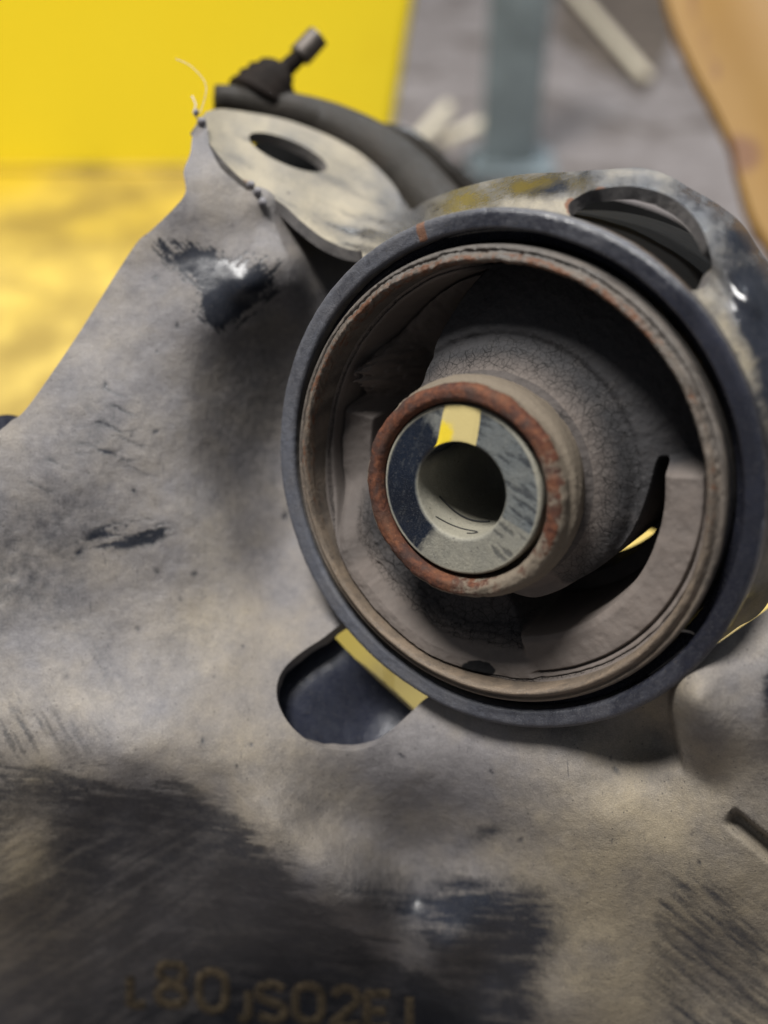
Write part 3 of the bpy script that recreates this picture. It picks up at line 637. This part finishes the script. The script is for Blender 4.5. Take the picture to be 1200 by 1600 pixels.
# ------------------------------------------------------------------ cobweb fibres
def strand(pts, r, label):
    c = smooth_curve([P(*q_) for q_ in pts], 6); o = tube('fibre_strand', c, r, M_fibre, None, 5); solo(o, label, 'fibre')
strand([(1062,985,95),(1080,988,80),(1100,1003,62),(1113,1011,50),(1112,1028,46),(1100,1036,45),(1094,1030,46)], 1.6, 'pale curled fibre stuck across the lower right edge of the ring')
strand([(300,150,-330),(306,165,-328),(302,176,-325),(310,186,-322)], 1.6, 'short pale fibre standing on the top left corner of the arm')
strand([(275,92,-320),(300,105,-320),(322,135,-322),(312,180,-322)], .8, 'long thin fibre rising in front of the yellow wall')
strand([(945,580,-60),(985,570,-20),(1018,560,10),(1040,545,30)], .9, 'faint thin fibre spanning the dark upper right of the bushing')

# ------------------------------------------------------------------ surroundings
U = UPF; RT = np.array([1., 0, 0]); FW = np.cross(U, RT)         # up, right, away from the camera (level)
if FW[2] > 0: FW = -FW
HB, HF = 1300.0, 2100.0
def box(name, o, a, b, c, mat, par=None, bev=0, attrs=None):
    o, a, b, c = [np.asarray(k, float) for k in (o, a, b, c)]
    vs = [o + i * a + j * b + k * c for k in (0, 1) for j in (0, 1) for i in (0, 1)]
    ob = mesh_obj(name, vs, [[0,2,3,1],[4,5,7,6],[0,1,5,4],[2,6,7,3],[0,4,6,2],[1,3,7,5]], mat, par, smooth=False)
    if bev:
        m = ob.modifiers.new('b', 'BEVEL'); m.width = bev; m.segments = 4
    return ob
tray = thing('yellow_tray', 'dirty yellow plastic tray with a bright upright wall under and behind the arm', 'tray')
seamL = G(-900, 265, HB); seamR = G(603, 210, HB); seamR = seamL + RT * ((seamR - seamL) @ RT)
near_d = (seamL - G(600, 1330, HB)) @ FW
near_l = seamL - FW * near_d; wide = seamR - seamL
box('base', near_l - U * 60, wide + RT * 2300 * 0, FW * near_d, U * 60, M_ybase, tray, 10)
lean = U * 2600 + FW * 150
wall_r = G(603, 190, HB)
# wall with a flared right end
wv = []
for (uu, dd) in ((0, 0), (0, 1)):
    pass
wl0 = seamL; wr0 = seamR + RT * 0
wtop = 2600
vs = []
for dep in (0, 110):
    vs += [wl0 + FW * dep, wr0 + FW * dep, wr0 + FW * (dep + 150) + U * wtop + RT * 420, wl0 + FW * (dep + 150) + U * wtop]
wall = mesh_obj('wall', vs, [[0,1,2,3],[7,6,5,4],[0,4,5,1],[1,5,6,2],[2,6,7,3],[3,7,4,0]], M_ywall, tray, smooth=False)
m = wall.modifiers.new('b', 'BEVEL'); m.width = 40; m.segments = 4
box('skirting_ledge', seamL - FW * 40, wide + RT * 60, FW * 60, U * 30, M_ybase, tray, 12)
# lower tray deck seen right of the wall, hidden mostly by the arm
gr = 1400
deck = box('deck', near_l + wide, RT * gr, FW * max(200, float((G(600, 760, HB) - near_l) @ FW)), U * -50, M_ybase, tray, 10)

gv = 60000.0
og = -U * HF
floor = mesh_obj('ground', [og - RT * gv - FW * gv, og + RT * gv - FW * gv, og + RT * gv + FW * gv, og - RT * gv + FW * gv], [[0, 1, 2, 3]], M_conc, smooth=False); solo(floor, None, None, 'structure')

post = thing('steel_post', 'blue grey steel post standing on the concrete behind the arm', 'post')
g0 = G(795, 262, HF); 
box('upright', g0 - RT * 210 - FW * 60 + U * 0, RT * 400, FW * 160, U * 2600, M_blue, post, 25)
box('foot', g0 - RT * 300 - FW * 260, RT * 620, FW * 520, U * 60, M_blue, post, 20)
def stick(pa, pb, r, mat, label, name='wood_stick', cat='stick', lift=60, liftb=None):
    a = G(*pa, HF - lift); b = G(*pb, HF - (liftb if liftb is not None else lift))
    o = tube(name, [a + (b - a) * t for t in np.linspace(0, 1, 8)], r, mat, None, 8, flat=.6); solo(o, label, cat)
stick((690, 222), (828, 158), 46, M_cream, 'longer pale wooden stick lying in front of the blue grey post', lift=240)
stick((648, 226), (702, 165), 46, M_cream, 'short pale wooden stick beside the yellow tray corner', lift=240)
stick((655, 240), (780, 330), 90, M_rubpiece, 'black rubber scrap on the floor behind the arm', 'rubber_scrap', 'scrap', 120)
stick((880, -30), (1010, 120), 55, M_cream, 'pale thin rod lying across the dark strip at the top', 'thin_rod', 'rod', 80)
# dark strip on the floor: a shadow modelled as a thin slab
mt = G(1000, 60, HF); shadow_p = [G(860, -80, HF), G(1120, -80, HF), G(1010, 150, HF) , G(880, 70, HF)]
mo = mesh_obj('shadow_strip', [q_ + U * 12 for q_ in shadow_p] + [q_ for q_ in shadow_p], [[0,1,2,3],[7,6,5,4],[0,4,5,1],[1,5,6,2],[2,6,7,3],[3,7,4,0]], flatc('brown_painted_shadow', (.09, .07, .055), .9, 0, .4, 200), smooth=False)
solo(mo, 'dark brown strip of painted shadow on the concrete near the top edge', 'painted shadow')

# orange panel on the right
oz = -1900
op = smooth_curve([(1030,-60),(1052,30),(1085,105),(1120,170),(1148,232),(1152,262),(1166,305),(1180,345),(1215,400),(1300,520)], 12)
oo = np.concatenate([op, [[1500, 520], [1500, -60]]])
Vo, Fo = cdt(oo, [], 18)
dz = -100 * sm(0, 140, np.array([np.min(np.hypot(op[:, 0] - a, op[:, 1] - b_)) for a, b_ in Vo])) + 100
ozv = oz + (Vo[:, 1] - 200) * 1.1 - dz * 1.2
ru = .95 * np.exp(-(((Vo[:, 0] - np.interp(Vo[:, 1], [0, 60, 130, 200], [1085, 1102, 1125, 1150])) / 9) ** 2)) * sm(150, 110, Vo[:, 1]) + 1.3 * gs(Vo[:, 0], Vo[:, 1], 1152, 240, 44, 36) + .5 * gs(Vo[:, 0], Vo[:, 1], 1062, 60, 12, 70, -.4)
orp = mesh_obj('orange_panel', P(Vo[:, 0], Vo[:, 1], ozv), Fo, M_orange, None, {'rust': ru}); solidify(orp, 60)
solo(orp, 'orange painted sheet with brown rust streaks at the right edge', 'metal sheet')

# added black sheet behind ring, tongue and slot: shades the tray, darkens holes
rp = np.array([(395,225),(470,205),(560,250),(640,320),(760,310),(900,300),(1060,345),(1150,450),(1185,600),(1190,780),(1130,860),(900,800),(620,850),(500,880),(400,950),(230,960),(160,800),(190,620),(290,460),(370,330)], float)
rh = smooth_curve([(1012,364),(1040,358),(1062,370),(1076,404),(1045,394)], 6, True)
Vr, Fr = cdt(smooth_curve(rp, 8, True), [rh], 12)
zr_ = -930 + 60 * fbm(Vr, 200, 2, 77) + 270 * sm(640, 760, Vr[:, 0])
rear = mesh_obj('rear_shade_sheet', P(Vr[:, 0], Vr[:, 1], zr_), Fr, M_black, arm); solidify(rear, 6)
